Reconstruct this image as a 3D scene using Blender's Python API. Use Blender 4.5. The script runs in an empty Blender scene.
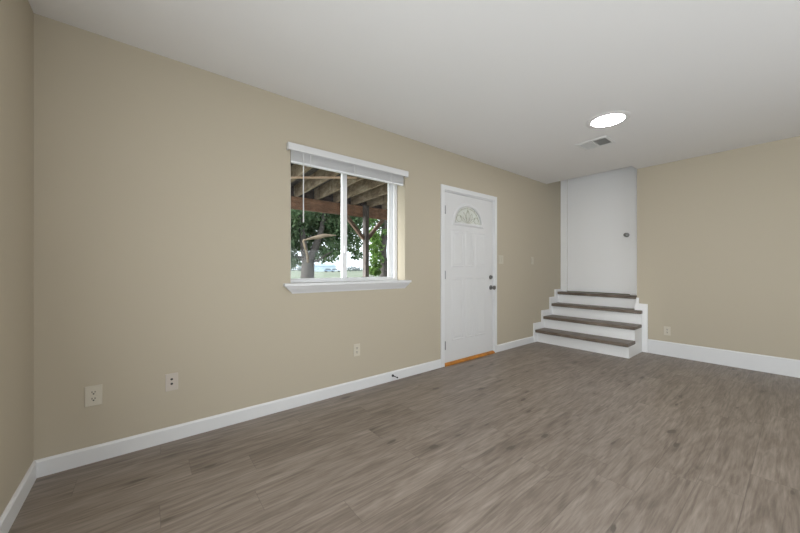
import bpy, bmesh, math, random
import numpy as np
from mathutils import Vector, Matrix

random.seed(7)
rng = np.random.default_rng(7)
S = bpy.context.scene
COL = S.collection
PI = math.pi

# ------------------------------------------------------------------ camera, world, lights, exposure
D1, D2, D3, D4, H = 2.676, 5.510, 0.494, 2.30, 2.604      # north, east, west, south walls; ceiling height
CAM_Z = 1.17
YAW = math.radians(51.51)                                   # forward direction measured from +X
cam = bpy.data.cameras.new('camera')
cam.sensor_width = 36.0
cam.lens = 319.09 / 800 * 36.0
cam.shift_y = (269.07 - 266.5) / 800
cam.clip_start, cam.clip_end = 0.02, 800
cam_o = bpy.data.objects.new('camera', cam); COL.objects.link(cam_o)
cam_o.location = (0, 0, CAM_Z)
cam_o.rotation_euler = (PI / 2, 0, YAW - PI / 2)
S.camera = cam_o

w = bpy.data.worlds.new('overcast_sky'); S.world = w; w.use_nodes = True
bg = w.node_tree.nodes['Background']
bg.inputs['Color'].default_value = (0.90, 0.95, 1.0, 1)
# hazy sky, brighter towards the low sun in the west-north-west
_n, _l = w.node_tree.nodes, w.node_tree.links
_tc = _n.new('ShaderNodeTexCoord'); _dp = _n.new('ShaderNodeVectorMath'); _dp.operation = 'DOT_PRODUCT'
_dp.inputs[1].default_value = Vector((-0.88, 0.38, 0.28)).normalized()
_mr = _n.new('ShaderNodeMapRange'); _mr.interpolation_type = 'SMOOTHSTEP'
for _k, _v in (('From Min', 0.0), ('From Max', 1.0), ('To Min', 2.4), ('To Max', 7.0)): _mr.inputs[_k].default_value = _v
_l.new(_tc.outputs['Generated'], _dp.inputs[0]); _l.new(_dp.outputs['Value'], _mr.inputs['Value']); _l.new(_mr.outputs['Result'], bg.inputs['Strength'])

def area(name, loc, rot, sx, sy, power, color, spread=None):
    l = bpy.data.lights.new(name, 'AREA'); l.shape = 'RECTANGLE'; l.size = sx; l.size_y = sy
    l.energy = power; l.color = color
    o = bpy.data.objects.new(name, l); COL.objects.link(o); o.location = loc; o.rotation_euler = rot
    if spread: l.spread = math.radians(spread)
    return o
# added fill light at the unseen south wall (behind the camera's right shoulder)
area('south_fill', (2.2, -D4 - 0.02, 1.35), (PI / 2 + math.radians(12), 0, 0), 3.0, 1.8, 60, (0.90, 0.96, 1.0))
# two added fill lights at the unseen west wall, beside the camera
area('west_fill', (-D3 - 0.02, 0.0, 1.28), (0, -PI / 2 - math.radians(12), 0), 1.8, 2.2, 80, (0.90, 0.96, 1.0))
area('west_fill_narrow', (-D3 - 0.02, 0.0, 1.28), (0, -PI / 2 - math.radians(12), 0), 1.8, 2.2, 20, (0.90, 0.96, 1.0), 90)  # narrow added fill aimed at the far end of the room
LAMP_STRENGTH = 67.0
# low hazy sun in the west-north-west, grazing along the north wall
sl = bpy.data.lights.new('sun', 'SUN'); sl.energy = 5.5; sl.angle = math.radians(18); sl.color = (1.0, 0.97, 0.93)
sun = bpy.data.objects.new('sun', sl); COL.objects.link(sun)
_az, _el = math.radians(13), math.radians(12)
sun.rotation_euler = Vector((math.cos(_az)*math.cos(_el), -math.sin(_az)*math.cos(_el), -math.sin(_el))).to_track_quat('-Z', 'Y').to_euler()

S.view_settings.view_transform = 'Standard'
S.view_settings.look = 'None'
S.view_settings.gamma = 1
S.view_settings.use_curve_mapping = False
S.view_settings.exposure = 0.0

# ------------------------------------------------------------------ materials
def mat(name, color, rough=0.5, metal=0.0, bump=0.0, bscale=200.0, spec=0.5, var=0.0, vscale=6.0):
    m = bpy.data.materials.new(name); m.use_nodes = True
    nt = m.node_tree; b = nt.nodes['Principled BSDF']
    b.inputs['Base Color'].default_value = (*color, 1)
    b.inputs['Roughness'].default_value = rough
    b.inputs['Metallic'].default_value = metal
    b.inputs['Specular IOR Level'].default_value = spec
    tc = nt.nodes.new('ShaderNodeTexCoord')
    if bump:
        n = nt.nodes.new('ShaderNodeTexNoise'); n.inputs['Scale'].default_value = bscale; n.inputs['Detail'].default_value = 4
        bp = nt.nodes.new('ShaderNodeBump'); bp.inputs['Strength'].default_value = bump; bp.inputs['Distance'].default_value = 0.003
        nt.links.new(tc.outputs['Object'], n.inputs['Vector'])
        nt.links.new(n.outputs['Fac'], bp.inputs['Height']); nt.links.new(bp.outputs['Normal'], b.inputs['Normal'])
    if var:
        n = nt.nodes.new('ShaderNodeTexNoise'); n.inputs['Scale'].default_value = vscale; n.inputs['Detail'].default_value = 6
        r = nt.nodes.new('ShaderNodeValToRGB')
        r.color_ramp.elements[0].position = 0.3; r.color_ramp.elements[1].position = 0.7
        r.color_ramp.elements[0].color = (*[c * (1 - var) for c in color], 1)
        r.color_ramp.elements[1].color = (*[min(1, c * (1 + var)) for c in color], 1)
        nt.links.new(tc.outputs['Object'], n.inputs['Vector'])
        nt.links.new(n.outputs['Fac'], r.inputs['Fac']); nt.links.new(r.outputs['Color'], b.inputs['Base Color'])
    return m

class NT:
    """small helper for math node graphs"""
    def __init__(s, m): s.t = m.node_tree; s.n = s.t.nodes; s.l = s.t.links
    def put(s, sock, v):
        if isinstance(v, (int, float)): sock.default_value = v
        else: s.l.new(v, sock)
    def m(s, op, a, b=None, c=None):
        n = s.n.new('ShaderNodeMath'); n.operation = op
        for i, v in enumerate((a, b, c)):
            if v is not None: s.put(n.inputs[i], v)
        return n.outputs[0]
    def vec(s, x, y, z):
        n = s.n.new('ShaderNodeCombineXYZ')
        for i, v in enumerate((x, y, z)): s.put(n.inputs[i], v)
        return n.outputs[0]
    def noise(s, v, scale, detail=4, dist=0.0, rough=0.5):
        n = s.n.new('ShaderNodeTexNoise'); s.l.new(v, n.inputs['Vector'])
        n.inputs['Scale'].default_value = scale; n.inputs['Detail'].default_value = detail
        n.inputs['Distortion'].default_value = dist; n.inputs['Roughness'].default_value = rough
        return n.outputs['Fac']
    def white(s, v):
        n = s.n.new('ShaderNodeTexWhiteNoise'); n.noise_dimensions = '3D'; s.l.new(v, n.inputs['Vector'])
        return n.outputs['Value']
    def smooth(s, v, a, b, lo=0.0, hi=1.0):
        n = s.n.new('ShaderNodeMapRange'); n.interpolation_type = 'SMOOTHSTEP'
        s.put(n.inputs['Value'], v)
        for k, x in zip(('From Min', 'From Max', 'To Min', 'To Max'), (a, b, lo, hi)): n.inputs[k].default_value = x
        return n.outputs['Result']

def wood(name, dark, light, along='X', plank=0.18, length=1.22, rough=0.42, joints=True, knots=1.0):
    m = bpy.data.materials.new(name); m.use_nodes = True
    g = NT(m); b = g.n['Principled BSDF']
    tc = g.n.new('ShaderNodeTexCoord'); sp = g.n.new('ShaderNodeSeparateXYZ'); g.l.new(tc.outputs['Object'], sp.inputs[0])
    X, Y, Z = sp.outputs[0], sp.outputs[1], sp.outputs[2]
    if along == 'Y': X, Y = Y, X
    if along == 'Z': X, Y, Z = Z, X, Y
    ys = g.m('DIVIDE', g.m('ADD', Y, 50 * plank), plank)
    row = g.m('FLOOR', ys)
    rr = g.white(g.vec(row, 3.3, 0.0))
    xs = g.m('ADD', g.m('DIVIDE', X, length), g.m('MULTIPLY', rr, 7.0))
    col = g.m('FLOOR', xs)
    pid = g.white(g.vec(row, col, 1.7))
    off = g.m('MULTIPLY', pid, 37.0)
    gv = g.vec(g.m('ADD', g.m('MULTIPLY', X, 1.9), off), g.m('ADD', g.m('MULTIPLY', Y, 20.0), off), g.m('MULTIPLY', Z, 6.0))
    n1 = g.noise(gv, 1.0, 7, 1.1, 0.62)                                   # broad figure
    fv = g.vec(g.m('ADD', g.m('MULTIPLY', X, 6.0), off), g.m('MULTIPLY', Y, 85.0), g.m('MULTIPLY', Z, 20.0))
    n2 = g.noise(fv, 1.0, 4, 0.3, 0.6)                                    # fine pores
    cv = g.vec(g.m('ADD', g.m('MULTIPLY', X, 0.9), off), g.m('ADD', g.m('MULTIPLY', Y, 5.5), off), 0.0)
    n3 = g.noise(cv, 1.0, 2, 0.8, 0.5)
    ring = g.m('MULTIPLY_ADD', g.m('SINE', g.m('MULTIPLY', n3, 60.0)), 0.5, 0.5)   # cathedral lines
    vo = g.n.new('ShaderNodeTexVoronoi'); vo.inputs['Scale'].default_value = 1.0
    kv = g.vec(g.m('ADD', g.m('MULTIPLY', X, 3.4), g.m('MULTIPLY_ADD', n1, 0.5, off)), g.m('ADD', g.m('MULTIPLY', Y, 10.0), g.m('MULTIPLY_ADD', n3, 0.8, off)), 0.0)
    g.l.new(kv, vo.inputs['Vector'])
    sc = g.n.new('ShaderNodeSeparateColor'); g.l.new(vo.outputs['Color'], sc.inputs[0])
    gate = g.smooth(sc.outputs[0], 0.60, 0.66)
    core = g.m('MULTIPLY', g.smooth(vo.outputs['Distance'], 0.04, 0.17, 1.0, 0.0), gate)
    halo = g.m('MULTIPLY', g.smooth(vo.outputs['Distance'], 0.05, 0.55, 1.0, 0.0), gate)
    v = g.m('ADD', g.m('MULTIPLY', n1, 0.74), g.m('MULTIPLY', n2, 0.56))
    v = g.m('ADD', v, g.m('MULTIPLY', ring, 0.08))
    v = g.m('ADD', v, g.m('MULTIPLY_ADD', pid, 0.09, -0.23))
    v = g.m('SUBTRACT', v, g.m('MULTIPLY', halo, 0.12 * knots))
    v = g.m('SUBTRACT', v, g.m('MULTIPLY', core, 0.70 * knots))
    cr = g.n.new('ShaderNodeValToRGB'); g.l.new(v, cr.inputs['Fac'])
    e = cr.color_ramp.elements
    e[0].position = 0.20; e[0].color = (*[c * 0.55 for c in dark], 1)
    e[1].position = 0.76; e[1].color = (*light, 1)
    k = cr.color_ramp.elements.new(0.43); k.color = (*dark, 1)
    colr = cr.outputs['Color']
    if joints:
        fy = g.m('FRACT', ys); fx = g.m('FRACT', xs)
        gy = g.m('MULTIPLY', g.m('MINIMUM', fy, g.m('SUBTRACT', 1.0, fy)), plank)
        gx = g.m('MULTIPLY', g.m('MINIMUM', fx, g.m('SUBTRACT', 1.0, fx)), length)
        groove = g.smooth(g.m('MINIMUM', gx, gy), 0.0006, 0.0024, 0.74, 1.0)
        mx = g.n.new('ShaderNodeMix'); mx.data_type = 'RGBA'; mx.blend_type = 'MULTIPLY'; mx.inputs['Factor'].default_value = 1
        cc = g.n.new('ShaderNodeCombineColor')
        for i in range(3): g.l.new(groove, cc.inputs[i])
        g.l.new(colr, mx.inputs['A']); g.l.new(cc.outputs[0], mx.inputs['B']); colr = mx.outputs['Result']
    g.l.new(colr, b.inputs['Base Color'])
    b.inputs['Roughness'].default_value = rough
    bp = g.n.new('ShaderNodeBump'); bp.inputs['Strength'].default_value = 0.12; bp.inputs['Distance'].default_value = 0.002
    g.l.new(v, bp.inputs['Height']); g.l.new(bp.outputs['Normal'], b.inputs['Normal'])
    return m

def glass_mat(name, tint=(0.96, 0.98, 0.98)):
    m = bpy.data.materials.new(name); m.use_nodes = True
    nt = m.node_tree; nt.nodes.remove(nt.nodes['Principled BSDF'])
    out = nt.nodes['Material Output']
    tr = nt.nodes.new('ShaderNodeBsdfTransparent'); tr.inputs[0].default_value = (*tint, 1)
    gl = nt.nodes.new('ShaderNodeBsdfGlossy'); gl.inputs['Roughness'].default_value = 0.02
    lw = nt.nodes.new('ShaderNodeLayerWeight'); lw.inputs['Blend'].default_value = 0.5
    pw = nt.nodes.new('ShaderNodeMath'); pw.operation = 'POWER'; pw.inputs[1].default_value = 5.0
    fr = nt.nodes.new('ShaderNodeMath'); fr.operation = 'MULTIPLY_ADD'; fr.inputs[1].default_value = 0.6; fr.inputs[2].default_value = 0.012
    nt.links.new(lw.outputs['Facing'], pw.inputs[0]); nt.links.new(pw.outputs[0], fr.inputs[0])
    mx = nt.nodes.new('ShaderNodeMixShader')
    nt.links.new(fr.outputs[0], mx.inputs[0]); nt.links.new(tr.outputs[0], mx.inputs[1]); nt.links.new(gl.outputs[0], mx.inputs[2])
    nt.links.new(mx.outputs[0], out.inputs['Surface'])
    return m

def leaf_mat(name, c1, c2):
    m = bpy.data.materials.new(name); m.use_nodes = True
    g = NT(m); b = g.n['Principled BSDF']; out = g.n['Material Output']
    geo = g.n.new('ShaderNodeNewGeometry')
    cr = g.n.new('ShaderNodeValToRGB'); g.l.new(geo.outputs['Random Per Island'], cr.inputs['Fac'])
    cr.color_ramp.elements[0].color = (*c1, 1); cr.color_ramp.elements[1].color = (*c2, 1)
    g.l.new(cr.outputs['Color'], b.inputs['Base Color']); b.inputs['Roughness'].default_value = 0.85; b.inputs['Specular IOR Level'].default_value = 0.15
    tl = g.n.new('ShaderNodeBsdfTranslucent'); g.l.new(cr.outputs['Color'], tl.inputs[0])
    mx = g.n.new('ShaderNodeMixShader'); mx.inputs[0].default_value = 0.35
    g.l.new(b.outputs[0], mx.inputs[1]); g.l.new(tl.outputs[0], mx.inputs[2]); g.l.new(mx.outputs[0], out.inputs['Surface'])
    return m

M = {}
M['wall'] = mat('beige_wall_paint', (0.500, 0.445, 0.348), 0.75, bump=0.12, bscale=160, spec=0.25)
M['ceiling'] = mat('white_ceiling_paint', (0.80, 0.79, 0.785), 0.85, bump=0.15, bscale=120, spec=0.2)
M['trim'] = mat('white_trim_paint', (0.74, 0.745, 0.755), 0.38)
M['door'] = mat('white_door_paint', (0.69, 0.69, 0.695), 0.42)
M['step'] = mat('white_stair_paint', (0.86, 0.86, 0.865), 0.5, bump=0.06, bscale=60)
M['vinyl'] = mat('white_vinyl', (0.84, 0.85, 0.87), 0.35)
M['blind'] = mat('blind_white', (0.77, 0.77, 0.77), 0.5)
M['plate'] = mat('ivory_plate', (0.60, 0.555, 0.465), 0.4)
M['plate_white'] = mat('almond_plate', (0.56, 0.505, 0.45), 0.4)
M['plate_beige'] = mat('beige_switch_plate', (0.555, 0.515, 0.425), 0.4)
M['dark'] = mat('dark_slot', (0.03, 0.028, 0.025), 0.6)
M['nickel'] = mat('satin_nickel', (0.27, 0.265, 0.26), 0.3, 1.0)
M['hinge'] = mat('hinge_steel', (0.30, 0.30, 0.31), 0.4, 0.9)
M['black'] = mat('black_rubber', (0.02, 0.02, 0.025), 0.5)
M['oak'] = mat('orange_oak', (0.43, 0.165, 0.02), 0.4, var=0.25, vscale=14)
M['floor'] = wood('grey_brown_plank_floor', (0.195, 0.157, 0.128), (0.335, 0.282, 0.240), 'X')
M['tread'] = wood('brown_plank_tread', (0.145, 0.112, 0.088), (0.265, 0.212, 0.172), 'Y', plank=0.6, length=4.0, joints=False)
M['glass'] = glass_mat('clear_glass')
M['vent'] = mat('vent_white', (0.74, 0.74, 0.73), 0.5)
M['duct'] = mat('duct_grey', (0.30, 0.30, 0.29), 0.8)
M['fixture'] = mat('lamp_white_ring', (0.78, 0.77, 0.765), 0.5)
M['grey_weathered'] = wood('weathered_joist_wood', (0.27, 0.19, 0.13), (0.62, 0.50, 0.38), 'Y', plank=0.6, length=9, joints=False, rough=0.8)
M['boards'] = wood('weathered_deck_boards', (0.075, 0.060, 0.062), (0.20, 0.165, 0.165), 'X', plank=0.14, length=3.6, rough=0.85)
M['redwood'] = wood('reddish_beam_wood', (0.21, 0.105, 0.060), (0.43, 0.235, 0.145), 'X', plank=0.6, length=9, joints=False, rough=0.7)
M['darkpost'] = wood('dark_post_wood', (0.07, 0.055, 0.05), (0.19, 0.155, 0.14), 'Z', plank=0.6, length=9, joints=False, rough=0.8)
M['brace'] = wood('brown_brace_wood', (0.12, 0.072, 0.05), (0.28, 0.19, 0.135), 'X', plank=0.6, length=9, joints=False, rough=0.8)
M['palepost'] = wood('pale_post_wood', (0.24, 0.20, 0.18), (0.46, 0.41, 0.38), 'Z', plank=0.6, length=9, joints=False, rough=0.8)
M['lath'] = mat('pale_lath_wood', (0.62, 0.42, 0.30), 0.7, var=0.15)
M['bark'] = mat('grey_bark', (0.058, 0.050, 0.045), 0.9, bump=0.9, bscale=14, var=0.4, vscale=10)
M['torn'] = mat('bare_torn_wood', (0.22, 0.165, 0.115), 0.8, var=0.2, vscale=4)
M['leaf_dark'] = leaf_mat('dark_leaves', (0.04, 0.085, 0.038), (0.20, 0.28, 0.15))
M['leaf_mid'] = leaf_mat('mid_leaves', (0.035, 0.075, 0.022), (0.14, 0.22, 0.07))
M['leaf_bright'] = leaf_mat('bright_leaves', (0.06, 0.13, 0.025), (0.19, 0.30, 0.08))
M['hedge'] = leaf_mat('far_hedge_leaves', (0.06, 0.085, 0.085), (0.12, 0.155, 0.15))
M['siding'] = mat('house_siding', (0.45, 0.42, 0.37), 0.8)
M['car_paint'] = mat('blue_grey_car_paint', (0.16, 0.22, 0.30), 0.3)
M['car_paint_b'] = mat('silver_car_paint', (0.35, 0.38, 0.42), 0.3)
M['car_glass'] = mat('car_window', (0.03, 0.04, 0.05), 0.1)
M['tyre'] = mat('tyre', (0.02, 0.02, 0.02), 0.8)
M['shed'] = mat('pale_blue_metal', (0.50, 0.60, 0.68), 0.6)
M['shed_roof'] = mat('grey_blue_roof', (0.22, 0.29, 0.36), 0.6)

# frosted leaded glass
m = bpy.data.materials.new('frosted_glass'); m.use_nodes = True; g = NT(m); b = g.n['Principled BSDF']
b.inputs['Base Color'].default_value = (0.92, 0.92, 0.90, 1); b.inputs['Roughness'].default_value = 0.12
tc = g.n.new('ShaderNodeTexCoord'); vo = g.n.new('ShaderNodeTexVoronoi'); vo.inputs['Scale'].default_value = 55
g.l.new(tc.outputs['Object'], vo.inputs['Vector'])
bp = g.n.new('ShaderNodeBump'); bp.inputs['Strength'].default_value = 0.6; bp.inputs['Distance'].default_value = 0.01
g.l.new(vo.outputs['Distance'], bp.inputs['Height']); g.l.new(bp.outputs['Normal'], b.inputs['Normal'])
tl = g.n.new('ShaderNodeBsdfTranslucent'); tl.inputs[0].default_value = (0.95, 0.95, 0.92, 1)
mx = g.n.new('ShaderNodeMixShader'); mx.inputs[0].default_value = 0.75
g.l.new(b.outputs[0], mx.inputs[1]); g.l.new(tl.outputs[0], mx.inputs[2]); g.l.new(mx.outputs[0], g.n['Material Output'].inputs['Surface'])
M['frosted'] = m
# lamp lens
m = bpy.data.materials.new('lamp_lens'); m.use_nodes = True; b = m.node_tree.nodes['Principled BSDF']
b.inputs['Emission Color'].default_value = (1.0, 0.99, 0.97, 1); b.inputs['Emission Strength'].default_value = LAMP_STRENGTH
M['lens'] = m
# lawn
m = bpy.data.materials.new('lawn_grass'); m.use_nodes = True; g = NT(m); b = g.n['Principled BSDF']
tc = g.n.new('ShaderNodeTexCoord'); n = g.noise(tc.outputs['Object'], 0.25, 8, 0.0, 0.65)
cr = g.n.new('ShaderNodeValToRGB'); g.l.new(n, cr.inputs['Fac'])
cr.color_ramp.elements[0].position = 0.35; cr.color_ramp.elements[0].color = (0.095, 0.115, 0.075, 1)
cr.color_ramp.elements[1].position = 0.62; cr.color_ramp.elements[1].color = (0.175, 0.185, 0.145, 1)
g.l.new(cr.outputs['Color'], b.inputs['Base Color']); b.inputs['Roughness'].default_value = 0.95; b.inputs['Specular IOR Level'].default_value = 0.1
M['lawn'] = m

# ------------------------------------------------------------------ mesh helpers
class MB:
    def __init__(s): s.bm = bmesh.new()
    def box(s, x0, y0, z0, x1, y1, z1, bevel=0.0):
        vs = [s.bm.verts.new(p) for p in ((x0,y0,z0),(x1,y0,z0),(x1,y1,z0),(x0,y1,z0),(x0,y0,z1),(x1,y0,z1),(x1,y1,z1),(x0,y1,z1))]
        fs = [s.bm.faces.new([vs[i] for i in q]) for q in ((0,3,2,1),(4,5,6,7),(0,1,5,4),(1,2,6,5),(2,3,7,6),(3,0,4,7))]
        if bevel:
            es = list({e for f in fs for e in f.edges})
            bmesh.ops.bevel(s.bm, geom=es, offset=bevel, segments=2, affect='EDGES', profile=0.5)
        return s
    def prism(s, pts, axis, a, b):
        """pts: 2-D polygon in the two other axes (order kept), extruded a..b along axis"""
        def P(p, t): return {'X': (t, p[0], p[1]), 'Y': (p[0], t, p[1]), 'Z': (p[0], p[1], t)}[axis]
        A = [s.bm.verts.new(P(p, a)) for p in pts]; B = [s.bm.verts.new(P(p, b)) for p in pts]
        s.bm.faces.new(A[::-1]); s.bm.faces.new(B); n = len(pts)
        for i in range(n): s.bm.faces.new((A[i], A[(i+1) % n], B[(i+1) % n], B[i]))
        return s
    def loops(s, rings, cap=True, closed=True):
        L = [[s.bm.verts.new(p) for p in r] for r in rings]; n = len(L[0])
        for A, B in zip(L, L[1:]):
            for i in range(n if closed else n - 1): s.bm.faces.new((A[i], A[(i+1) % n], B[(i+1) % n], B[i]))
        if cap: s.bm.faces.new(L[0][::-1]); s.bm.faces.new(L[-1])
        return s
    def tube(s, path, radii, n=10, cap=True):
        if isinstance(radii, (int, float)): radii = [radii] * len(path)
        path = [Vector(p) for p in path]; rings = []; up = None
        for i, p in enumerate(path):
            d = (path[min(i+1, len(path)-1)] - path[max(i-1, 0)]).normalized()
            if up is None: up = Vector((0, 0, 1)) if abs(d.z) < 0.9 else Vector((1, 0, 0))
            a = d.cross(up).normalized(); b2 = a.cross(d).normalized(); up = b2
            rings.append([p + (a * math.cos(2*PI*k/n) + b2 * math.sin(2*PI*k/n)) * radii[i] for k in range(n)])
        return s.loops(rings, cap)
    def lathe(s, prof, origin, axis, n=32):
        """prof: list of (radius, distance along axis)"""
        ax = Vector(axis).normalized(); up = Vector((0,0,1)) if abs(ax.z) < 0.9 else Vector((1,0,0))
        a = ax.cross(up).normalized(); b2 = ax.cross(a).normalized(); o = Vector(origin)
        rings = [[o + ax*t + (a*math.cos(2*PI*k/n) + b2*math.sin(2*PI*k/n))*max(r, 1e-4) for k in range(n)] for r, t in prof]
        return s.loops(rings)
    def build(s, name, material, parent=None, smooth=False, kind=None, label=None, cat=None, group=None):
        bmesh.ops.recalc_face_normals(s.bm, faces=s.bm.faces[:])
        me = bpy.data.meshes.new(name); s.bm.to_mesh(me); s.bm.free()
        me.materials.append(material)
        if smooth:
            me.polygons.foreach_set('use_smooth', [True] * len(me.polygons))
            try: me.set_sharp_from_angle(angle=math.radians(40))
            except Exception: pass
        o = bpy.data.objects.new(name, me); COL.objects.link(o)
        if parent: o.parent = parent
        return tag(o, label, cat, group, kind)

def tag(o, label=None, cat=None, group=None, kind=None):
    for k, v in (('label', label), ('category', cat), ('group', group), ('kind', kind)):
        if v: o[k] = v
    return o
def empty(name, loc=(0, 0, 0), label=None, cat=None, group=None, kind=None, rz=0.0):
    o = bpy.data.objects.new(name, None); COL.objects.link(o); o.location = loc; o.rotation_euler = (0, 0, rz)
    o.empty_display_size = 0.1
    return tag(o, label, cat, group, kind)
def copy_tree(o, parent=None):
    c = o.copy(); COL.objects.link(c); c.parent = parent
    for ch in [x for x in COL.objects if x.parent == o]: copy_tree(ch, c)
    return c

# ------------------------------------------------------------------ room shell
WX0, WX1, WZ0, WZ1 = 0.950, 2.197, 1.030, 2.215     # window opening in the north wall
DX0, DX1, DZ1 = 2.785, 3.812, 2.135                   # front door opening
AX1 = 5.800                                           # plane of the inner door at the head of the steps
AY0 = 1.467                                           # right side of the stair alcove
TOP = 3.35
NT_ = 0.20                                            # north wall thickness
f = MB().box(-D3-0.2, -D4-0.2, -0.12, 6.3, D1+0.0, 0.0).build('floor', M['floor'], kind='structure', label='grey-brown wood plank floor of the empty room', cat='floor')

b_ = MB()
y0, y1 = D1, D1 + NT_
b_.box(-D3-0.2, y0, 0, WX0, y1, TOP)
b_.box(WX0, y0, 0, WX1, y1, WZ0)
b_.box(WX0, y0, WZ1, WX1, y1, TOP)
b_.box(WX1, y0, 0, DX0, y1, TOP)
b_.box(DX0, y0, DZ1, DX1, y1, TOP)
b_.box(DX1, y0, 0, 6.3, y1, TOP)
b_.build('wall_north', M['wall'], kind='structure', label='long beige wall holding the window and the front door', cat='wall')
b_ = MB()
b_.box(D2, -D4-0.2, 0, 6.3, AY0, TOP)                 # beige wall right of the steps, its end is the alcove's side
b_.build('wall_east', M['wall'], kind='structure', label='beige end wall to the right of the steps', cat='wall')
# wall around the inner door at the back of the alcove
IY0, IY1, IZ0, IZ1 = 1.628, 2.570, 0.775, 2.83
b_ = MB()
b_.box(AX1, AY0, 0, 6.3, D1, IZ0); b_.box(AX1, AY0, IZ0, 6.3, IY0, TOP); b_.box(AX1, IY1, IZ0, 6.3, D1, TOP); b_.box(AX1, IY0, IZ1, 6.3, IY1, TOP)
b_.box(6.2, IY0, IZ0, 6.3, IY1, IZ1)
b_.build('wall_alcove', M['wall'], kind='structure', label='wall at the back of the stair alcove around the flush door', cat='wall')
b_ = MB()
b_.box(-D3-0.2, -D4-0.2, 0, -D3, -1.2, TOP); b_.box(-D3-0.2, 1.2, 0, -D3, D1, TOP); b_.box(-D3-0.2, -1.2, 0, -D3, 1.2, 0.3); b_.box(-D3-0.2, -1.2, 2.25, -D3, 1.2, TOP)
b_.build('wall_west', M['wall'], kind='structure', label='beige wall at the near left of the room', cat='wall')
# south wall with an added opening for the fill light (behind the camera)
SX0, SX1, SZ0, SZ1 = 0.65, 3.75, 0.35, 2.32
b_ = MB()
b_.box(-D3-0.2, -D4-0.2, 0, SX0, -D4, TOP); b_.box(SX1, -D4-0.2, 0, 6.3, -D4, TOP)
b_.box(SX0, -D4-0.2, 0, SX1, -D4, SZ0); b_.box(SX0, -D4-0.2, SZ1, SX1, -D4, TOP)
b_.build('wall_south', M['wall'], kind='structure', label='beige wall behind the camera with an added opening for the fill light', cat='wall')
# added white panels closing the two made-up openings behind the fill lights
M['backing_panel'] = mat('white_backing', (0.8, 0.8, 0.78), 0.8)
w2 = empty('south_fill_backing', (2.2, -D4, 1.335), 'unseen south panel added behind the fill light', 'window', kind='structure')
MB().box(SX0-2.2, -0.10, SZ0-1.335, SX1-2.2, -0.09, SZ1-1.335).build('backing_panel', M['backing_panel'], w2)
w3 = empty('west_fill_backing', (-D3, 0, 1.275), 'unseen west panel added behind the fill lights beside the camera', 'window', kind='structure')
MB().box(-0.10, -1.2, 0.3-1.275, -0.09, 1.2, 2.25-1.275).build('backing_panel', M['backing_panel'], w3)
# ceiling, cut back over the steps
CX = 5.283
b_ = MB()
b_.prism([(-D3-0.2, -D4-0.2), (6.3, -D4-0.2), (6.3, AY0), (D2, AY0-0.001), (CX, AY0), (CX, D1), (-D3-0.2, D1)], 'Z', H, H+0.25)
b_.build('ceiling', M['ceiling'], kind='structure', label='smooth white ceiling cut back over the steps', cat='ceiling')
MB().box(CX-0.05, AY0-0.05, TOP, 6.3, D1+NT_, TOP+0.1).build('ceiling_alcove', M['ceiling'], kind='structure', label='white ceiling high above the steps', cat='ceiling')
b_ = MB(); b_.box(CX-0.06, AY0-0.06, H+0.25, CX, D1, TOP); b_.box(CX-0.06, AY0-0.06, H+0.25, D2, AY0, TOP)
b_.build('wall_stairwell', M['ceiling'], kind='structure', label='white side of the headroom opening above the steps', cat='wall')

# baseboards
BH, BT = 0.098, 0.014
def base_prof(h, t): return [(0, 0), (t, 0), (t, h-0.012), (t*0.55, h-0.002), (t*0.3, h), (0, h)]
CW0, CW1 = 2.742, 3.857                                # outer edges of the front door's casing
def base_north(name, xa, xb, lab):
    MB().prism([(D1-p, q) for p, q in base_prof(BH, BT)], 'X', xa, xb).build(name, M['trim'], kind='structure', label=lab, cat='baseboard')
base_north('baseboard_north', -D3, CW0, 'white baseboard along the wall under the window')
base_north('baseboard_north_far', CW1, 4.852, 'short white baseboard between front door and steps')
MB().prism([(-D3+p, q) for p, q in base_prof(BH, BT)], 'Y', -D4, D1-BT*0.5).build('baseboard_west', M['trim'], kind='structure', label='white baseboard on the near left wall', cat='baseboard')
MB().prism([(D2-p, q) for p, q in base_prof(0.19, 0.016)], 'Y', -D4, 1.338).build('baseboard_east', M['trim'], kind='structure', label='tall white baseboard right of the steps', cat='baseboard')
MB().prism([(-D4+p, q) for p, q in base_prof(BH, BT)], 'X', -D3+BT, D2-BT).build('baseboard_south', M['trim'], kind='structure', label='white baseboard on the wall behind the camera', cat='baseboard')

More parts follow.
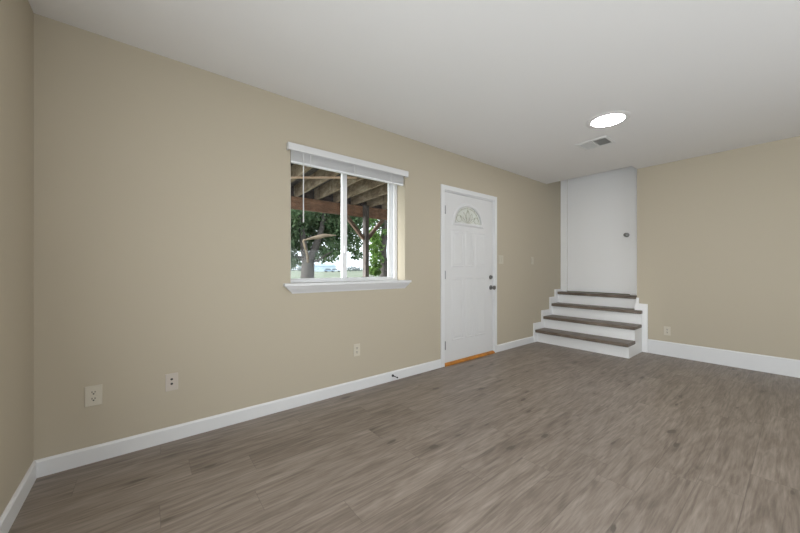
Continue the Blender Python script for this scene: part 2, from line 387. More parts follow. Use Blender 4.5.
# ------------------------------------------------------------------ window
wy = 2.812                                            # interior face of the vinyl frame
win = empty('window_1', (1.573, D1, WZ0), 'white sliding window with two panes overlooking the yard', 'window', kind='structure')
def L(mb_points): return mb_points
def wbox(mb, x0, y0, z0, x1, y1, z1, bev=0.0):         # world box into window-local coordinates
    return mb.box(x0-1.573, y0-D1, z0-WZ0, x1-1.573, y1-D1, z1-WZ0, bev)
FW = 0.045
m_ = MB()
wbox(m_, WX0, wy, WZ0, WX0+FW, wy+0.062, WZ1, .003); wbox(m_, WX1-FW, wy, WZ0, WX1, wy+0.062, WZ1, .003)
wbox(m_, WX0+FW, wy, WZ0, WX1-FW, wy+0.062, WZ0+0.045, .003); wbox(m_, WX0+FW, wy, WZ1-FW, WX1-FW, wy+0.062, WZ1, .003)
m_.build('window_frame', M['vinyl'], win)
def sash(x0, x1, ya, yb, sw_l, sw_r):
    z0, z1 = WZ0+0.045, WZ1-FW
    m_ = MB()
    wbox(m_, x0, ya, z0, x0+sw_l, yb, z1, .003); wbox(m_, x1-sw_r, ya, z0, x1, yb, z1, .003)
    wbox(m_, x0+sw_l, ya, z0, x1-sw_r, yb, z0+0.010, .003); wbox(m_, x0+sw_l, ya, z1-0.03, x1-sw_r, yb, z1, .003)
    sh = m_.build('sash', M['vinyl'], win)
    p = MB(); ym = (ya+yb)/2; wbox(p, x0+sw_l, ym-.002, z0+0.010, x1-sw_r, ym+.002, z1-0.03)
    p.build('pane', M['glass'], sh)
    return sh
s1 = sash(WX0+FW, 1.566, wy+0.004, wy+0.028, 0.008, 0.052)
s2 = sash(1.522, WX1-FW, wy+0.032, wy+0.056, 0.040, 0.050)
l_ = MB(); wbox(l_, 1.528, wy-0.014, 1.33, 1.548, wy+0.004, 1.40, .003); l_.build('sash_latch', M['vinyl'], s1)
# stool with mitred crown apron under it
m_ = MB(); rings = []
for off, z in ((0.0, 0.962), (0.006, 0.962), (0.010, 0.972), (0.020, 0.985), (0.036, 1.004), (0.044, 1.018), (0.050, 1.026), (0.058, 1.028), (0.058, 1.048), (0.054, 1.051), (0.0, 1.051)):
    xl, xr = 0.972-1.5*off-1.573, 2.188+0.9*off-1.573
    rings.append([(xl, 0.0, z-WZ0), (xl, -off-.0005, z-WZ0), (xr, -off-.0005, z-WZ0), (xr, 0.0, z-WZ0)])
m_.loops(rings)
wbox(m_, WX0, D1-.001, 1.031, WX1, wy, 1.051)
m_.build('window_stool', M['trim'], win)

# ------------------------------------------------------------------ blind
bl = empty('window_blind', (1.573, D1, 2.2), 'white mini blind raised to the top of the window', 'blind')
def bbox(mb, x0, y0, z0, x1, y1, z1, bev=0.0): return mb.box(x0-1.573, y0-D1, z0-2.2, x1-1.573, y1-D1, z1-2.2, bev)
m_ = MB()
bbox(m_, 0.916, D1-0.044, 2.162, 2.212, D1-0.030, 2.222, .003); bbox(m_, 0.916, D1-0.031, 2.162, 0.926, D1, 2.222, .002); bbox(m_, 2.202, D1-0.031, 2.162, 2.212, D1, 2.222, .002)
bbox(m_, 0.926, D1-0.031, 2.212, 2.202, D1, 2.222)
m_.build('valance', M['door'], bl)
m_ = MB(); bbox(m_, 0.957, D1+0.006, 2.168, 2.185, D1+0.05, 2.205, .003); m_.build('head_rail', M['blind'], bl)
m_ = MB()
for i in range(16):
    z = 2.094 + i * 0.0046
    bbox(m_, 0.957, D1+0.010+0.001*(i % 2), z, 2.185, D1+0.037, z+0.0016)
    m_.tube([(0.957-1.573, 0.010+.001*(i % 2), z+.0008-2.2), (2.185-1.573, 0.010+.001*(i % 2), z+.0008-2.2)], 0.0016, 6)
m_.build('slats', M['blind'], bl)
m_ = MB(); bbox(m_, 0.957, D1+0.008, 2.074, 2.185, D1+0.036, 2.092, .004); m_.build('bottom_rail', M['vinyl'], bl)
for x in (1.13, 1.57, 2.01):
    m_ = MB(); bbox(m_, x-.004, D1+.0045, 2.074, x+.004, D1+.007, 2.17); m_.build('ladder_tape', M['blind'], bl)
m_ = MB(); m_.tube([(1.058-1.573, -0.012, 2.165-2.2), (1.057-1.573, -0.012, 1.85-2.2), (1.058-1.573, -0.012, 1.605-2.2)], 0.0048, 6)
m_.lathe([(0.003, 0), (0.006, 0.004), (0.006, 0.03), (0.003, 0.034)], (1.058-1.573, -0.012, 1.605-2.2), (0, 0, -1), 10)
m_.build('tilt_wand', M['blind'], bl, True)

# ------------------------------------------------------------------ front door
fd = empty('door_1', (3.30, D1, 0), 'white front door with a half-round leaded window', 'door', kind='structure')
X0 = 3.30
def dbox(mb, x0, y0, z0, x1, y1, z1, bev=0.0): return mb.box(x0-X0, y0, z0, x1-X0, y1, z1, bev)
m_ = MB()                                             # casing on the wall, y<0 is the room side
dbox(m_, CW0, -0.018, 0.0, CW0+0.060, 0, 2.182, .004); dbox(m_, CW1-0.060, -0.018, 0.0, CW1, 0, 2.182, .004)
dbox(m_, CW0+0.058, -0.018, 2.122, CW1-0.058, 0, 2.182, .004)
m_.build('casing', M['trim'], fd)
m_ = MB()
dbox(m_, DX0, -0.004, 0, DX0+0.025, NT_, DZ1); dbox(m_, DX1-0.025, -0.004, 0, DX1, NT_, DZ1); dbox(m_, DX0+.025, -0.004, DZ1-.025, DX1-.025, NT_, DZ1)
m_.build('door_jamb', M['trim'], fd)
sx0, sx1, sz0, sz1 = 2.814, 3.783, 0.036, 2.106       # slab
sy = 0.004                                            # slab front face
fcx, fz0, frx, frz = 3.262, 1.748, 0.272, 0.232       # half-round light
N = 24
arc = [(fcx - frx*math.cos(PI*k/N), fz0 + frz*math.sin(PI*k/N)) for k in range(N+1)]
m_ = MB(); ya, yb = sy, sy+0.044
dbox(m_, sx0, ya, sz0, sx1, yb, fz0); dbox(m_, sx0, ya, fz0, fcx-frx, yb, sz1); dbox(m_, fcx+frx, ya, fz0, sx1, yb, sz1)
for k in range(N):
    (xa, za), (xb, zb) = arc[k], arc[k+1]
    m_.prism([(xa-X0, za), (xb-X0, zb), (xb-X0, sz1), (xa-X0, sz1)], 'Y', ya, yb)
bmesh.ops.remove_doubles(m_.bm, verts=m_.bm.verts[:], dist=1e-5)
slab = m_.build('door_slab', M['door'], fd)
# raised panels
def panel(x0, x1, z0, z1):
    m_ = MB(); rings = []
    for ins, dy in ((0, 0.0), (0.008, 0.004), (0.014, 0.0045), (0.021, 0.0015), (0.030, 0.001), (0.050, 0.0045)):
        rings.append([(x0+ins-X0, sy-dy, z0+ins), (x1-ins-X0, sy-dy, z0+ins), (x1-ins-X0, sy-dy, z1-ins), (x0+ins-X0, sy-dy, z1-ins)])
    m_.loops(rings)
    m_.build('raised_panel', M['door'], fd)
for (xa, xb) in ((2.945, 3.165), (3.205, 3.365), (3.405, 3.625)):
    panel(xa, xb, 1.195, 1.655); panel(xa, xb, 0.285, 1.065)
# half-round light: moulded surround, glass, cames
m_ = MB()
def arcring(rx, rz, y, zb):
    return [(fcx - rx*math.cos(PI*k/N) - X0, y, fz0 + rz*math.sin(PI*k/N)) for k in range(N+1)]
prof = ((-0.010, sy+0.02), (-0.010, sy-0.010), (0.004, sy-0.016), (0.018, sy-0.014), (0.030, sy-0.004), (0.034, sy))
ringsA = [arcring(frx+o, frz+o, y, 0) for o, y in prof]
m_.loops(ringsA, cap=False, closed=False)
for (o1, y1_), (o2, y2_) in zip(prof, prof[1:]):
    vs = [m_.bm.verts.new(p) for p in ((fcx-frx-o1-X0, y1_, fz0-o1), (fcx+frx+o1-X0, y1_, fz0-o1), (fcx+frx+o2-X0, y2_, fz0-o2), (fcx-frx-o2-X0, y2_, fz0-o2))]
    m_.bm.faces.new(vs)
for sgn in (-1, 1):
    for (o1, y1_), (o2, y2_) in zip(prof, prof[1:]):
        vs = [m_.bm.verts.new(p) for p in ((fcx+sgn*(frx+o1)-X0, y1_, fz0-o1), (fcx+sgn*(frx+o1)-X0, y1_, fz0), (fcx+sgn*(frx+o2)-X0, y2_, fz0), (fcx+sgn*(frx+o2)-X0, y2_, fz0-o2))]
        m_.bm.faces.new(vs)
bmesh.ops.remove_doubles(m_.bm, verts=m_.bm.verts[:], dist=1e-5)
fan = m_.build('fan_window', M['door'], fd)
m_ = MB(); m_.prism([(x-X0, z) for x, z in arc], 'Y', sy+0.012, sy+0.017); m_.build('glass', M['frosted'], fan)
came = MB()
def fpt(r, a): return (fcx - frx*r*math.cos(a) - X0, sy+0.010, fz0 + 0.004 + frz*r*math.sin(a))
def fpath(pts, rad=0.0032): came.tube(pts, rad, 6)
fpath([fpt(0.86, PI*k/20) for k in range(21)])
fpath([fpt(0.985, PI*k/20) for k in range(21)])
for a in (PI/2,): fpath([fpt(0.60, a), fpt(1.0, a)])
for a in (PI*0.16, PI*0.32, PI*0.68, PI*0.84): fpath([fpt(0.86, a), fpt(1.0, a)])
for sgn in (-1, 1):                                    # scrolls and petals
    for c0, amp, top in ((0.0, 0.16, 0.80), (0.30, 0.13, 0.62), (0.55, 0.11, 0.42)):
        pts = []
        for k in range(13):
            t = k/12; pts.append((fcx + sgn*(frx*(c0*t**0.8) + frx*amp*math.sin(PI*t)) - X0, sy+0.010, fz0+0.006+frz*top*t))
        fpath(pts, 0.0026)
        pts = []
        for k in range(13):
            t = k/12; pts.append((fcx + sgn*(frx*(c0*t**0.8) - frx*amp*0.5*math.sin(PI*t)) - X0, sy+0.010, fz0+0.006+frz*top*t))
        fpath(pts, 0.0026)
    fpath([(fcx+sgn*frx*(0.62+0.17*math.cos(a))-X0, sy+0.010, fz0+frz*(0.26+0.17*math.sin(a))) for a in [2*PI*k/14 for k in range(15)]], 0.0026)
came.build('lead_came', mat('lead_came', (0.46, 0.44, 0.38), 0.4, 0.5), fan)
# hardware
m_ = MB()
m_.lathe([(0.032, 0), (0.032, 0.006), (0.026, 0.010), (0.012, 0.014), (0.011, 0.034), (0.018, 0.040), (0.027, 0.050), (0.029, 0.060), (0.024, 0.072), (0.010, 0.078), (0.0, 0.079)], (3.735-X0, sy, 0.915), (0, -1, 0), 24)
m_.build('door_knob', M['nickel'], fd, True, label='satin nickel round knob')
m_ = MB()
m_.lathe([(0.030, 0), (0.030, 0.008), (0.024, 0.016), (0.0, 0.018)], (3.730-X0, sy, 1.058), (0, -1, 0), 24)
dbox(m_, 3.726, sy-0.036, 1.040, 3.734, sy-0.016, 1.076, .002)
m_.build('deadbolt', M['nickel'], fd, True)
for z in (0.25, 1.10, 1.885):
    m_ = MB(); m_.tube([(2.812-X0, -0.013, z-0.05), (2.812-X0, -0.013, z+0.05)], 0.0075, 10); dbox(m_, 2.802, -0.010, z-0.05, 2.822, sy, z+0.05)
    m_.build('hinge', M['hinge'], fd)
m_ = MB(); m_.prism([(-0.024, 0), (NT_, 0), (NT_, 0.034), (0.004, 0.034), (-0.010, 0.027), (-0.024, 0.012)], 'X', 2.803-X0, 3.796-X0)
m_.build('threshold', M['oak'], fd, label='orange oak threshold')

# ------------------------------------------------------------------ inner door at the head of the steps
idr = empty('door_2', (AX1, 2.10, IZ0), 'plain white flush door at the top of the steps', 'door', kind='structure')
def ibox(mb, x0, y0, z0, x1, y1, z1, bev=0.0): return mb.box(x0-AX1, y0-2.10, z0-IZ0, x1-AX1, y1-2.10, z1-IZ0, bev)
m_ = MB()
ibox(m_, AX1-0.016, IY1-0.004, IZ0, AX1, D1-0.002, IZ1+0.09, .004); ibox(m_, AX1-0.016, 1.530, IZ0, AX1, IY0+0.004, IZ1+0.09, .004)
ibox(m_, AX1-0.016, IY0+.004, IZ1-.004, AX1, IY1-.004, IZ1+0.09, .004)
m_.build('casing', M['step'], idr)
m_ = MB(); ibox(m_, AX1+0.006, IY0+0.004, IZ0+0.012, AX1+0.05, IY1-0.004, IZ1-0.004, .002); m_.build('door_slab', M['step'], idr)
m_ = MB()
m_.lathe([(0.033, 0), (0.033, 0.006), (0.026, 0.010), (0.012, 0.014), (0.011, 0.034), (0.020, 0.040), (0.029, 0.050), (0.031, 0.060), (0.025, 0.072), (0.010, 0.078), (0.0, 0.079)], (0.006, 1.674-2.10, 1.695-IZ0), (-1, 0, 0), 24)
m_.build('door_knob', M['nickel'], idr, True, label='round nickel knob')

# ------------------------------------------------------------------ steps
st = empty('stairs', (5.20, 2.03, 0), 'four white steps with brown wood treads below the flush door', 'stairs')
OX, OY = 5.20, 2.03
def sbox(mb, x0, y0, z0, x1, y1, z1, bev=0.0): return mb.box(x0-OX, y0-OY, z0, x1-OX, y1-OY, z1, bev)
RX = (4.935, 5.172, 5.450, 5.660)                     # riser planes
TZ = (0.200, 0.392, 0.585, 0.775)                     # tread tops
NOSE = (4.872, 5.128, 5.405, 5.625)
TT = 0.045
SYR, SYL = 1.400, D1 - 0.022                          # right side of the lower steps, left skirt
ends = (SYR, SYR, SYR, AY0)
for i in range(4):
    z0 = 0 if i == 0 else TZ[i-1] - TT
    yr = SYR if i < 3 else AY0 + 0.002
    m_ = MB()
    xb = AX1 if i == 3 else (D2 - 0.024 if i < 3 else AX1)
    sbox(m_, RX[i], yr, z0, xb - 0.002 if i < 3 else AX1 - 0.02, SYL, TZ[i]-TT, .002)
    m_.build('riser', M['step'], st)
for i in range(4):
    xb = RX[i+1] if i < 3 else AX1 - 0.018
    yr = SYR - 0.006 if i < 3 else AY0 + 0.002
    m_ = MB()
    if i == 2:                                          # third tread runs on into the alcove past the end board
        sbox(m_, NOSE[i], yr, TZ[i]-TT, D2-0.026, SYL-0.001, TZ[i], .006); sbox(m_, D2-0.04, 1.492, TZ[i]-TT, RX[3], SYL-0.001, TZ[i])
    else:
        sbox(m_, NOSE[i], yr, TZ[i]-TT, xb, SYL-0.001, TZ[i], .006)
    m_.build('tread', M['tread'], st)
# stepped skirt board on the window wall
m_ = MB()
sk = [(4.852, 0), (4.852, 0.302), (5.104, 0.302), (5.104, 0.488), (5.376, 0.488), (5.376, 0.694), (5.556, 0.694), (5.556, 0.816), (AX1-0.018, 0.816), (AX1-0.018, 0)]
for xa, xb, zt in ((4.852, 5.104, .302), (5.104, 5.376, .488), (5.376, 5.556, .694), (5.556, AX1-.018, .816)):
    sbox(m_, xa, D1-0.021, 0, xb, D1-0.001, zt)
m_.build('skirt_board', M['step'], st)
# end board against the beige wall, beside the upper steps
m_ = MB()
sbox(m_, D2-0.024, 1.339, 0.0, D2-0.001, 1.490, 0.680, .003)
sbox(m_, D2-0.020, 1.440, 0.680, D2-0.001, 1.472, 0.762, .002)
m_.build('end_board', M['step'], st)

# ------------------------------------------------------------------ ceiling lamp, added second lamp, vent
def ceiling_lamp(x, y, lab, group):
    o = empty('ceiling_lamp', (x, y, H), lab, 'ceiling lamp', group)
    MB().lathe([(0.185, 0.0), (0.185, 0.002), (0.178, 0.005), (0.160, 0.008), (0.138, 0.008), (0.136, 0.006), (0.136, 0.0)], (0, 0, 0), (0, 0, -1), 48).build('trim_ring', M['fixture'], o, True)
    MB().lathe([(0.1355, 0.002), (0.1355, 0.007), (0.125, 0.009), (0.0, 0.010)], (0, 0, 0), (0, 0, -1), 48).build('lens', M['lens'], o, True)
    return o
lamp = ceiling_lamp(3.474, 1.159, 'round flush ceiling lamp with a glowing white lens beside the vent', None)
for x, y in ((0.6, 0.45),):  # second lamp added out of view to brighten the near end
    c = copy_tree(lamp); c.location = (x, y, H)
    c['label'] = 'added unseen ceiling lamp just above the camera'

vt = empty('ceiling_vent', (4.010, 1.461, H), 'white louvred air vent in the ceiling near the lamp', 'vent')
vx, vy = 0.145, 0.160
m_ = MB()
m_.box(-vx, -vy, -0.008, vx, -vy+0.028, 0, .002).box(-vx, vy-0.028, -0.008, vx, vy, 0, .002).box(-vx, -vy+.028, -0.008, -vx+0.040, vy-.028, 0, .002).box(vx-0.040, -vy+.028, -0.008, vx, vy-.028, 0, .002).box(-vx+.04, -0.009, -0.008, vx-.04, 0.009, 0, .002)
m_.build('vent_frame', M['vent'], vt)
MB().box(-vx+0.03, -vy+0.02, -0.0012, vx-0.03, vy-0.02, -0.0002).build('duct_opening', M['duct'], vt)
for sgn in (-1, 1):
    m_ = MB()
    for k in range(7):
        y = sgn * (0.0175 + k * 0.0175)
        dy = -0.0022 if sgn > 0 else 0.0030
        m_.prism([(y-dy, -0.010), (y+dy, -0.0014), (y+dy+0.0012, -0.0014), (y-dy+0.0012, -0.010)], 'X', -vx+0.041, vx-0.041)
    m_.build('louvre_bank', M['vent'], vt)

# ------------------------------------------------------------------ wall plates
def plate(name, loc, rz, lab, cat, kind_, material, wd=0.072, ht=0.117, group=None):
    """local frame: plate faces -y, x along the wall"""
    o = empty(name, loc, lab, cat, group, rz=rz)
    m_ = MB(); m_.box(-wd/2, -0.006, -ht/2, wd/2, 0, ht/2, .0025); pl = m_.build('cover_plate', material, o)
    if kind_ == 'duplex':
        for s in (-1, 1):
            m_ = MB(); pts = []
            for k in range(20):
                a = 2*PI*k/20; pts.append((0.0165*max(-1, min(1, 1.12*math.cos(a))), s*0.0195 + 0.0135*max(-1, min(1, 1.2*math.sin(a)))))
            m_.prism(pts, 'Y', -0.0085, -0.004); rc = m_.build('receptacle', material, o)
            m_ = MB(); m_.box(-0.0085, -0.0092, s*0.0195-0.001, -0.0048, -0.008, s*0.0195+0.0095).box(0.0048, -0.0092, s*0.0195-0.0005, 0.0085, -0.008, s*0.0195+0.0085)
            m_.lathe([(0.0042, 0), (0.0042, 0.001)], (0, -0.0082, s*0.0195-0.007), (0, -1, 0), 10)
            m_.build('slots', M['dark'], rc)
        MB().lathe([(0.003, 0), (0.0025, 0.0015), (0, 0.0016)], (0, -0.006, 0), (0, -1, 0), 10).build('screw', material, o)
    elif kind_ == 'jacks':
        for s in (-1, 1):
            m_ = MB(); m_.lathe([(0.0075, 0), (0.0075, 0.002), (0.0045, 0.003), (0.0045, 0.008), (0.002, 0.008), (0.002, 0.009), (0, 0.009)], (0, -0.006, 0.004+s*0.0155), (0, -1, 0), 12)
            m_.build('jack', M['dark'], o)
    elif kind_ == 'switch':
        n = 2 if wd > 0.1 else 1
        for k in range(n):
            x = (k - (n-1)/2) * 0.046
            m_ = MB(); m_.box(x-0.0165, -0.0105, -0.033, x+0.0165, -0.005, 0.033, .0015); m_.build('rocker', material, o)
    return o
plate('wall_outlet', (-0.250, D1, 0.402), 0, 'ivory duplex outlet low on the wall, nearest the left corner', 'outlet', 'duplex', M['plate'], 0.078, 0.122, 'wall outlets')
plate('jack_plate', (0.136, D1, 0.400), 0, 'almond wall plate with two small dark jacks', 'wall plate', 'jacks', M['plate_white'])
plate('wall_outlet', (1.592, D1, 0.388), 0, 'ivory duplex outlet low on the wall under the window', 'outlet', 'duplex', M['plate'], group='wall outlets')
plate('wall_outlet', (D2, 1.127, 0.335), -PI/2, 'ivory outlet above the tall baseboard right of the steps', 'outlet', 'duplex', M['plate'], group='wall outlets')
plate('light_switch', (3.968, D1, 1.306), 0, 'double beige light switch beside the front door', 'switch', 'switch', M['plate_beige'], 0.118, 0.122, 'light switches')
plate('light_switch', (4.822, D1, 1.306), 0, 'single beige light switch near the steps', 'switch', 'switch', M['plate_beige'], 0.074, 0.117, 'light switches')

ds = empty('door_stop', (2.018, D1-BT, 0.056), 'black spring door stop on the baseboard', 'door stop')
m_ = MB(); m_.lathe([(0.013, -0.002), (0.013, 0.004), (0.010, 0.012), (0.006, 0.020), (0.0045, 0.024)], (0, 0, 0), (0, -1, 0), 14); m_.build('base', M['black'], ds, True)
m_ = MB(); hel = [(0.0042*math.cos(k*0.9), -0.022-0.0011*k*0.9, 0.0042*math.sin(k*0.9)) for k in range(52)]; m_.tube(hel, 0.0012, 5); m_.tube([(0, -.02, 0), (0, -.074, 0)], .003, 6); m_.build('spring', M['black'], ds)
m_ = MB(); m_.lathe([(0.006, 0), (0.008, 0.004), (0.008, 0.012), (0.005, 0.016), (0, 0.0162)], (0, -0.072, 0), (0, -1, 0), 14); m_.build('tip', M['black'], ds, True)

# ------------------------------------------------------------------ outside: lawn, deck, trees, far things
FWD = Vector((math.cos(YAW), math.sin(YAW), 0)); RGT = Vector((math.sin(YAW), -math.cos(YAW), 0))
def bearing(px, py, Y):
    """world point on the plane y=Y lying on the line of sight that the layout was surveyed along"""
    d = FWD*319.09 + RGT*(px-400); t = Y/d.y
    return Vector((d.x*t, Y, CAM_Z + (269.07-py)*t))
GZ = -0.12
MB().box(-300, D1+NT_, GZ-0.3, 500, 520, GZ).build('lawn', M['lawn'], kind='structure', label='pale green lawn running out to the horizon', cat='lawn')

dk = empty('deck', (3.0, 6.0, GZ), 'raised timber deck over the window with joists, beam and braced post', 'deck')
def dkp(v): return (v[0]-3.0, v[1]-6.0, v[2]-GZ)
# joists run a touch off square to the house
jd = (FWD*319.09 + RGT*(168-400)); jd = Vector((jd.x, jd.y, 0)).normalized()
BX = [2.234 + 0.4165*k for k in range(-7, 20)]
JB, JH = 2.552, 0.225
slope = jd.x/jd.y
for bx in BX:
    m_ = MB()
    def pt(y, dx): return (bx + dx + slope*(y-6.0) - 3.0, y - 6.0)
    poly = [pt(D1+NT_+0.01, 0), pt(D1+NT_+0.01, 0.04), pt(6.12, 0.04), pt(6.12, 0)]
    m_.prism(poly, 'Z', JB-GZ, JB+JH-GZ); m_.build('joist', M['grey_weathered'], dk)
m_ = MB(); m_.box(-1.0-3.0, D1+NT_+0.005-6.0, JB+JH-GZ, 12-3.0, 6.35-6.0, JB+JH+0.04-GZ); m_.build('deck_boards', M['boards'], dk)
m_ = MB(); m_.box(-1.0-3.0, 0.13, 2.50-GZ, 12-3.0, 0.17, JB+JH-GZ); m_.build('rim_board', M['boards'], dk)
m_ = MB(); m_.box(-1.0-3.0, -0.005, 2.318-GZ, 12-3.0, 0.08, 2.550-GZ, .004); m_.build('beam', M['redwood'], dk)
# post: dark front ply bolted to the beam, pale ply under it
def post(px, xw):
    m_ = MB(); m_.box(px-3.0, -0.130, 0, px+xw-3.0, -0.010, JB-GZ, .004); m_.build('post', M['darkpost'], dk, label='weathered post')
    for sgn, x0 in ((-1, px), (1, px+xw)):
        m_ = MB(); d = 0.385
        a = Vector((x0-3.0, -0.03, 1.83-GZ)); bb = Vector((x0+sgn*(d+.04)-3.0, -0.03, 1.83+d+.075-GZ))
        u = (bb-a).normalized(); nrm = Vector((-u.z, 0, u.x))*0.034
        m_.prism([((a+nrm).x, (a+nrm).z), ((a-nrm).x, (a-nrm).z), ((bb-nrm).x, (bb-nrm).z), ((bb+nrm).x, (bb+nrm).z)], 'Y', -0.085, -0.012)
        m_.build('brace', M['brace'], dk)
post(3.716, 0.090); post(0.60, 0.090); post(6.8, 0.090)
# pale lath nailed across the joists' undersides
m_ = MB()
c = bearing(316, 178, 5.0); t_ = (2.535-CAM_Z)/(269.07-178)
c = (FWD*319.09 + RGT*(322-400))*t_; c.z = 2.535
u = RGT.normalized(); pz = FWD
q = [c - u*1.15 - pz*.022, c + u*0.52 - pz*.022, c + u*0.52 + pz*.022, c - u*1.15 + pz*.022]
m_.prism([(p.x-3.0, p.y-6.0) for p in q], 'Z', 2.530-GZ, 2.551-GZ); m_.build('lath', M['lath'], dk, label='pale lath nailed diagonally under the joists')

def leaves(name, material, parent, clumps, n, size, org):
    V = []; F = []
    tot = sum(r**2 for _, r in clumps)
    for c, r in clumps:
        k = max(8, int(n*r*r/tot))
        d = rng.normal(size=(k, 3)); d /= np.linalg.norm(d, axis=1)[:, None]
        rad = r*rng.uniform(0.25, 1.0, size=(k, 1))**0.5
        p = np.array(c)[None, :] - np.array(org)[None, :] + d*rad*np.array([1, 1, 0.85])
        a = rng.normal(size=(k, 3)); a /= np.linalg.norm(a, axis=1)[:, None]
        b2 = np.cross(a, rng.normal(size=(k, 3))); b2 /= np.linalg.norm(b2, axis=1)[:, None]
        nn = np.cross(a, b2)
        s = size*rng.uniform(0.6, 1.3, size=(k, 1))
        for i in range(k):
            o = len(V)
            V += [tuple(p[i]-a[i]*s[i]), tuple(p[i]+b2[i]*s[i]*.42+nn[i]*s[i]*.12), tuple(p[i]+a[i]*s[i]), tuple(p[i]-b2[i]*s[i]*.42+nn[i]*s[i]*.12)]
            F += [(o, o+1, o+2), (o, o+2, o+3)]
    me = bpy.data.meshes.new(name); me.from_pydata(V, [], F); me.materials.append(material)
    o = bpy.data.objects.new(name, me); COL.objects.link(o); o.parent = parent
    return o
def limb(m_, pts, r0, r1, n=9):
    pts = [Vector(p) for p in pts]; k = len(pts)
    m_.tube(pts, [r0 + (r1-r0)*i/(k-1) for i in range(k)], n)

# the large tree behind the left pane
TY = 14.0
tb = bearing(307.5, 278, TY); tb.z = GZ
t1 = empty('tree', tb, 'large dark-leaved tree with a thick forked trunk behind the left pane', 'tree')
def tl(px, py, Y=TY): return bearing(px, py, Y) - tb
m_ = MB()
limb(m_, [(0, 0, -0.05), (0.0, 0, 0.2), (-.02, 0, 0.7), tl(307.8, 268), tl(308.5, 259)], 0.36, 0.27, 12)
limb(m_, [tl(307.5, 263), tl(304.5, 252), tl(303, 240), tl(301, 225), tl(300, 205)], 0.20, 0.09)
limb(m_, [tl(309.5, 263), tl(313, 253), tl(317, 243), tl(322, 228), tl(326, 205)], 0.22, 0.09)
limb(m_, [tl(306, 261), tl(300, 258, TY+.4), tl(293, 257, TY+.8), tl(284, 252, TY+1)], 0.12, 0.05)
limb(m_, [tl(310.5, 262), tl(318, 260.5, TY-.4), tl(326, 255, TY-.6), tl(333, 251, TY-.8)], 0.065, 0.02)
m_.build('trunk', M['bark'], t1, True)
m_ = MB()
ty = TY - 1.0
limb(m_, [tl(308, 262, TY-.25), tl(307, 254, ty+.3), tl(305, 247, ty), tl(303.3, 241, ty), tl(304.5, 239.6, ty)], 0.055, 0.035, 8)
top = [(304, 240.0), (311, 237.2), (318, 235.2), (323.5, 233.9), (330, 234.6), (336, 235.2)]
bot = [(304, 240.4), (311, 239.6), (318, 239.1), (323.5, 237.6), (330, 236.4), (336, 235.6)]
rings = []
for a, b2 in zip(top, bot):
    A, B = tl(a[0], a[1], ty), tl(b2[0], b2[1], ty); mid = (A+B)/2; hh = (A-B).length/2+.01
    rings.append([mid + Vector((0, math.cos(q)*(hh*.8+.02), math.sin(q)*hh)) for q in [2*PI*k/8 for k in range(8)]])
m_.loops(rings)
m_.build('torn_limb', M['torn'], t1, True, label='bare tan torn limb hanging bent over')
cl = []
for px, py, Y, r in ((292, 222, 14.3, .75), (300, 216, 14.8, .8), (312, 222, 14.9, .8), (322, 218, 14.6, .8), (334, 222, 14.2, .8), (342, 226, 13.9, .7),
                     (296, 236, 14.6, .6), (307, 232, 15.2, .6), (318, 230, 15.1, .65), (328, 238, 14.6, .6), (338, 240, 14.2, .6), (327, 249, 14.2, .45), (322, 257, 13.8, .36), (332, 256, 13.6, .38), (338, 249, 13.8, .4),
                     (291, 249, 14.8, .45), (297, 261, 14.6, .35), (289, 262, 14.8, .4), (303, 246, 15.3, .4), (312, 245, 15.2, .4), (318, 252, 15.0, .35),
                     (285, 230, 14.5, .9), (347, 232, 14.4, .75), (352, 244, 14.6, .55), (357, 255, 14.8, .35), (350, 222, 14.6, .7), (276, 240, 14.5, .9)):
    cl.append((tuple(bearing(px, py, Y)), r))
for k in range(26):
    a = rng.uniform(0, 2*PI); rr = 3.2*math.sqrt(rng.uniform()); cl.append(((tb.x+.4+rr*math.cos(a), TY+.8+rr*.8*math.sin(a), rng.uniform(3.6, 6.2)), rng.uniform(.7, 1.1)))
leaves('foliage', M['leaf_dark'], t1, cl, 30000, 0.115, tb)

# slimmer tree behind the right pane
T2Y = 9.0
tb2 = bearing(383.5, 277, T2Y); tb2.z = GZ
t2 = empty('tree', tb2, 'slimmer grey-trunked tree behind the right pane', 'tree')
def tl2(px, py, Y=T2Y): return bearing(px, py, Y) - tb2
m_ = MB()
limb(m_, [(0, 0, -0.05), tl2(383.5, 268), tl2(383, 250), tl2(384.5, 232), tl2(385.5, 210), tl2(387, 190)], 0.155, 0.10, 10)
limb(m_, [tl2(383.2, 256), tl2(379, 245), tl2(375, 236), tl2(372, 222)], 0.055, 0.02)
limb(m_, [tl2(384, 244), tl2(390, 232), tl2(396, 220)], 0.06, 0.02)
m_.build('trunk', M['bark'], t2, True)
cl = []
for px, py, Y, r in ((375, 222, 9, .31), (379, 232, 8.9, .27), (373, 238, 9.1, .25), (378, 246, 8.8, .23), (374, 254, 9, .17), (380, 260, 8.8, .17), (392, 226, 9.2, .4), (400, 236, 9.1, .4), (388, 214, 9.1, .4), (376, 210, 9.2, .4), (372, 218, 9.1, .28), (390, 262, 9.2, .2)):
    cl.append((tuple(bearing(px, py, Y)), r))
for k in range(10):
    a = rng.uniform(0, 2*PI); cl.append(((tb2.x+.5+.9*math.cos(a), T2Y+.8*math.sin(a), rng.uniform(3.8, 5.0)), rng.uniform(.4, .6)))
leaves('foliage', M['leaf_mid'], t2, cl, 4500, 0.085, tb2)

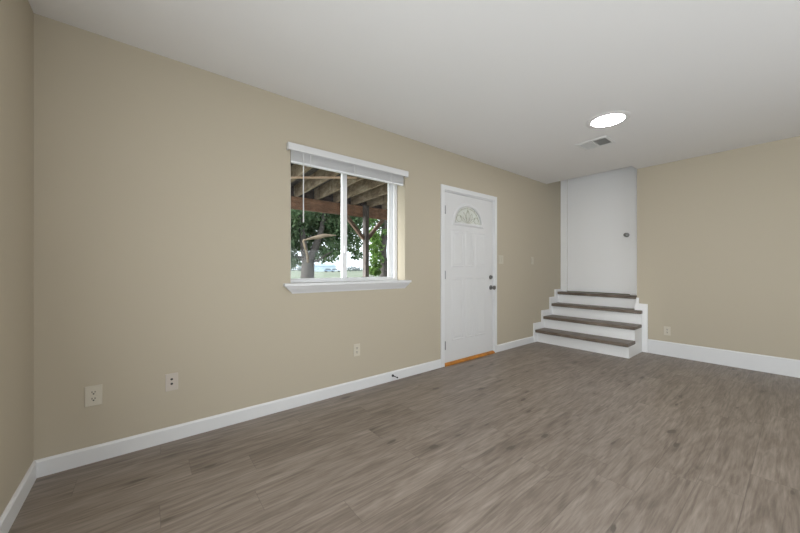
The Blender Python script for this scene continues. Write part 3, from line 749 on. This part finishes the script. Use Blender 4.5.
# young bright shrub beside the post
sb = bearing(374, 277, 7.3); sb.z = GZ
s_ = empty('shrub', sb, 'bright green loose shrub just right of the deck post', 'shrub')
m_ = MB()
for dx, dy, h_ in ((-.10, 0, 1.7), (0.02, .05, 1.9), (.12, -.04, 1.5)):
    limb(m_, [(dx*.3, dy, -.03), (dx*.7, dy, h_*.5), (dx*1.6, dy*1.5, h_)], 0.014, 0.005, 6)
m_.build('stem', M['bark'], s_)
cl = []
for px, py, r in ((372, 270, .16), (376, 272, .14), (374, 262, .13), (377, 255, .13), (373, 248, .14), (376, 240, .16), (372, 233, .14), (378, 266, .10)):
    cl.append((tuple(bearing(px, py, 7.3)), r))
leaves('foliage', M['leaf_bright'], s_, cl, 900, 0.055, sb)

# far hedges, cars and a shed across the field
def hedge(px0, px1, Y, hgt, lab):
    a, b2 = bearing(px0, 270, Y), bearing(px1, 270, Y); org = Vector((a.x, Y, GZ))
    o = empty('hedge', org, lab, 'hedge', 'far hedges')
    cl = []; nn = max(4, int((b2.x-a.x)/(hgt*.5)))
    for k in range(nn):
        x = a.x + (b2.x-a.x)*(k+.5)/nn
        h_ = hgt*rng.uniform(.7, 1.15); cl.append(((x, Y+rng.uniform(-.4, .4), GZ+h_*.52), h_*.55))
    leaves('foliage', M['hedge'], o, cl, 160*nn, hgt*.09, org)
hedge(278, 303.5, 150, 3.6, 'low grey-green hedge far across the field left of the big trunk')
hedge(346, 361.5, 130, 2.6, 'dark hedge far across the field left of the deck post')
hedge(386, 420, 140, 3.4, 'grey-green hedge far across the field right of the deck post')
def car(px, Y, paint, lab, rz):
    p = bearing(px, 270, Y); o = empty('parked_car', (p.x, Y, GZ), lab, 'car', 'parked cars', rz=rz)
    m_ = MB()
    m_.loops([[(x, s*yy, z) for x, z in ((-2.2, .35), (2.2, .35), (2.25, .75), (1.3, .92), (-2.15, .95))] for s, yy in ((-1, .88), (1, .88))])
    m_.build('body', paint, o)
    m_ = MB(); m_.loops([[(-1.9, s*.78, .93), (1.0, s*.78, .93), (.3, s*.66, 1.45), (-1.3, s*.66, 1.47)] for s in (-1, 1)]); m_.build('cabin_glass', M['car_glass'], o)
    for x in (-1.35, 1.35):
        for y in (-.9, .72):
            m_ = MB(); m_.lathe([(0.2, 0), (.33, 0.01), (.33, .17), (.2, .18)], (x, y, .33), (0, 1, 0), 16); m_.build('wheel', M['tyre'], o)
car(329.5, 125, M['car_paint'], 'blue-grey car parked far off right of the big trunk', YAW-PI/2)
car(336.0, 132, M['car_paint_b'], 'silver car parked beside the blue-grey one', YAW-PI/2)
p = bearing(322.5, 270, 170)
sh = empty('shed', (p.x, 170, GZ), 'pale blue shed far across the field', 'shed')
m_ = MB(); m_.box(-7, -3, 0, 7, 3, 2.9); m_.build('walls', M['shed'], sh)
m_ = MB(); m_.prism([(-3.3, 2.85), (3.3, 2.85), (0, 4.2)], 'X', -7.3, 7.3); m_.build('roof', M['shed_roof'], sh)
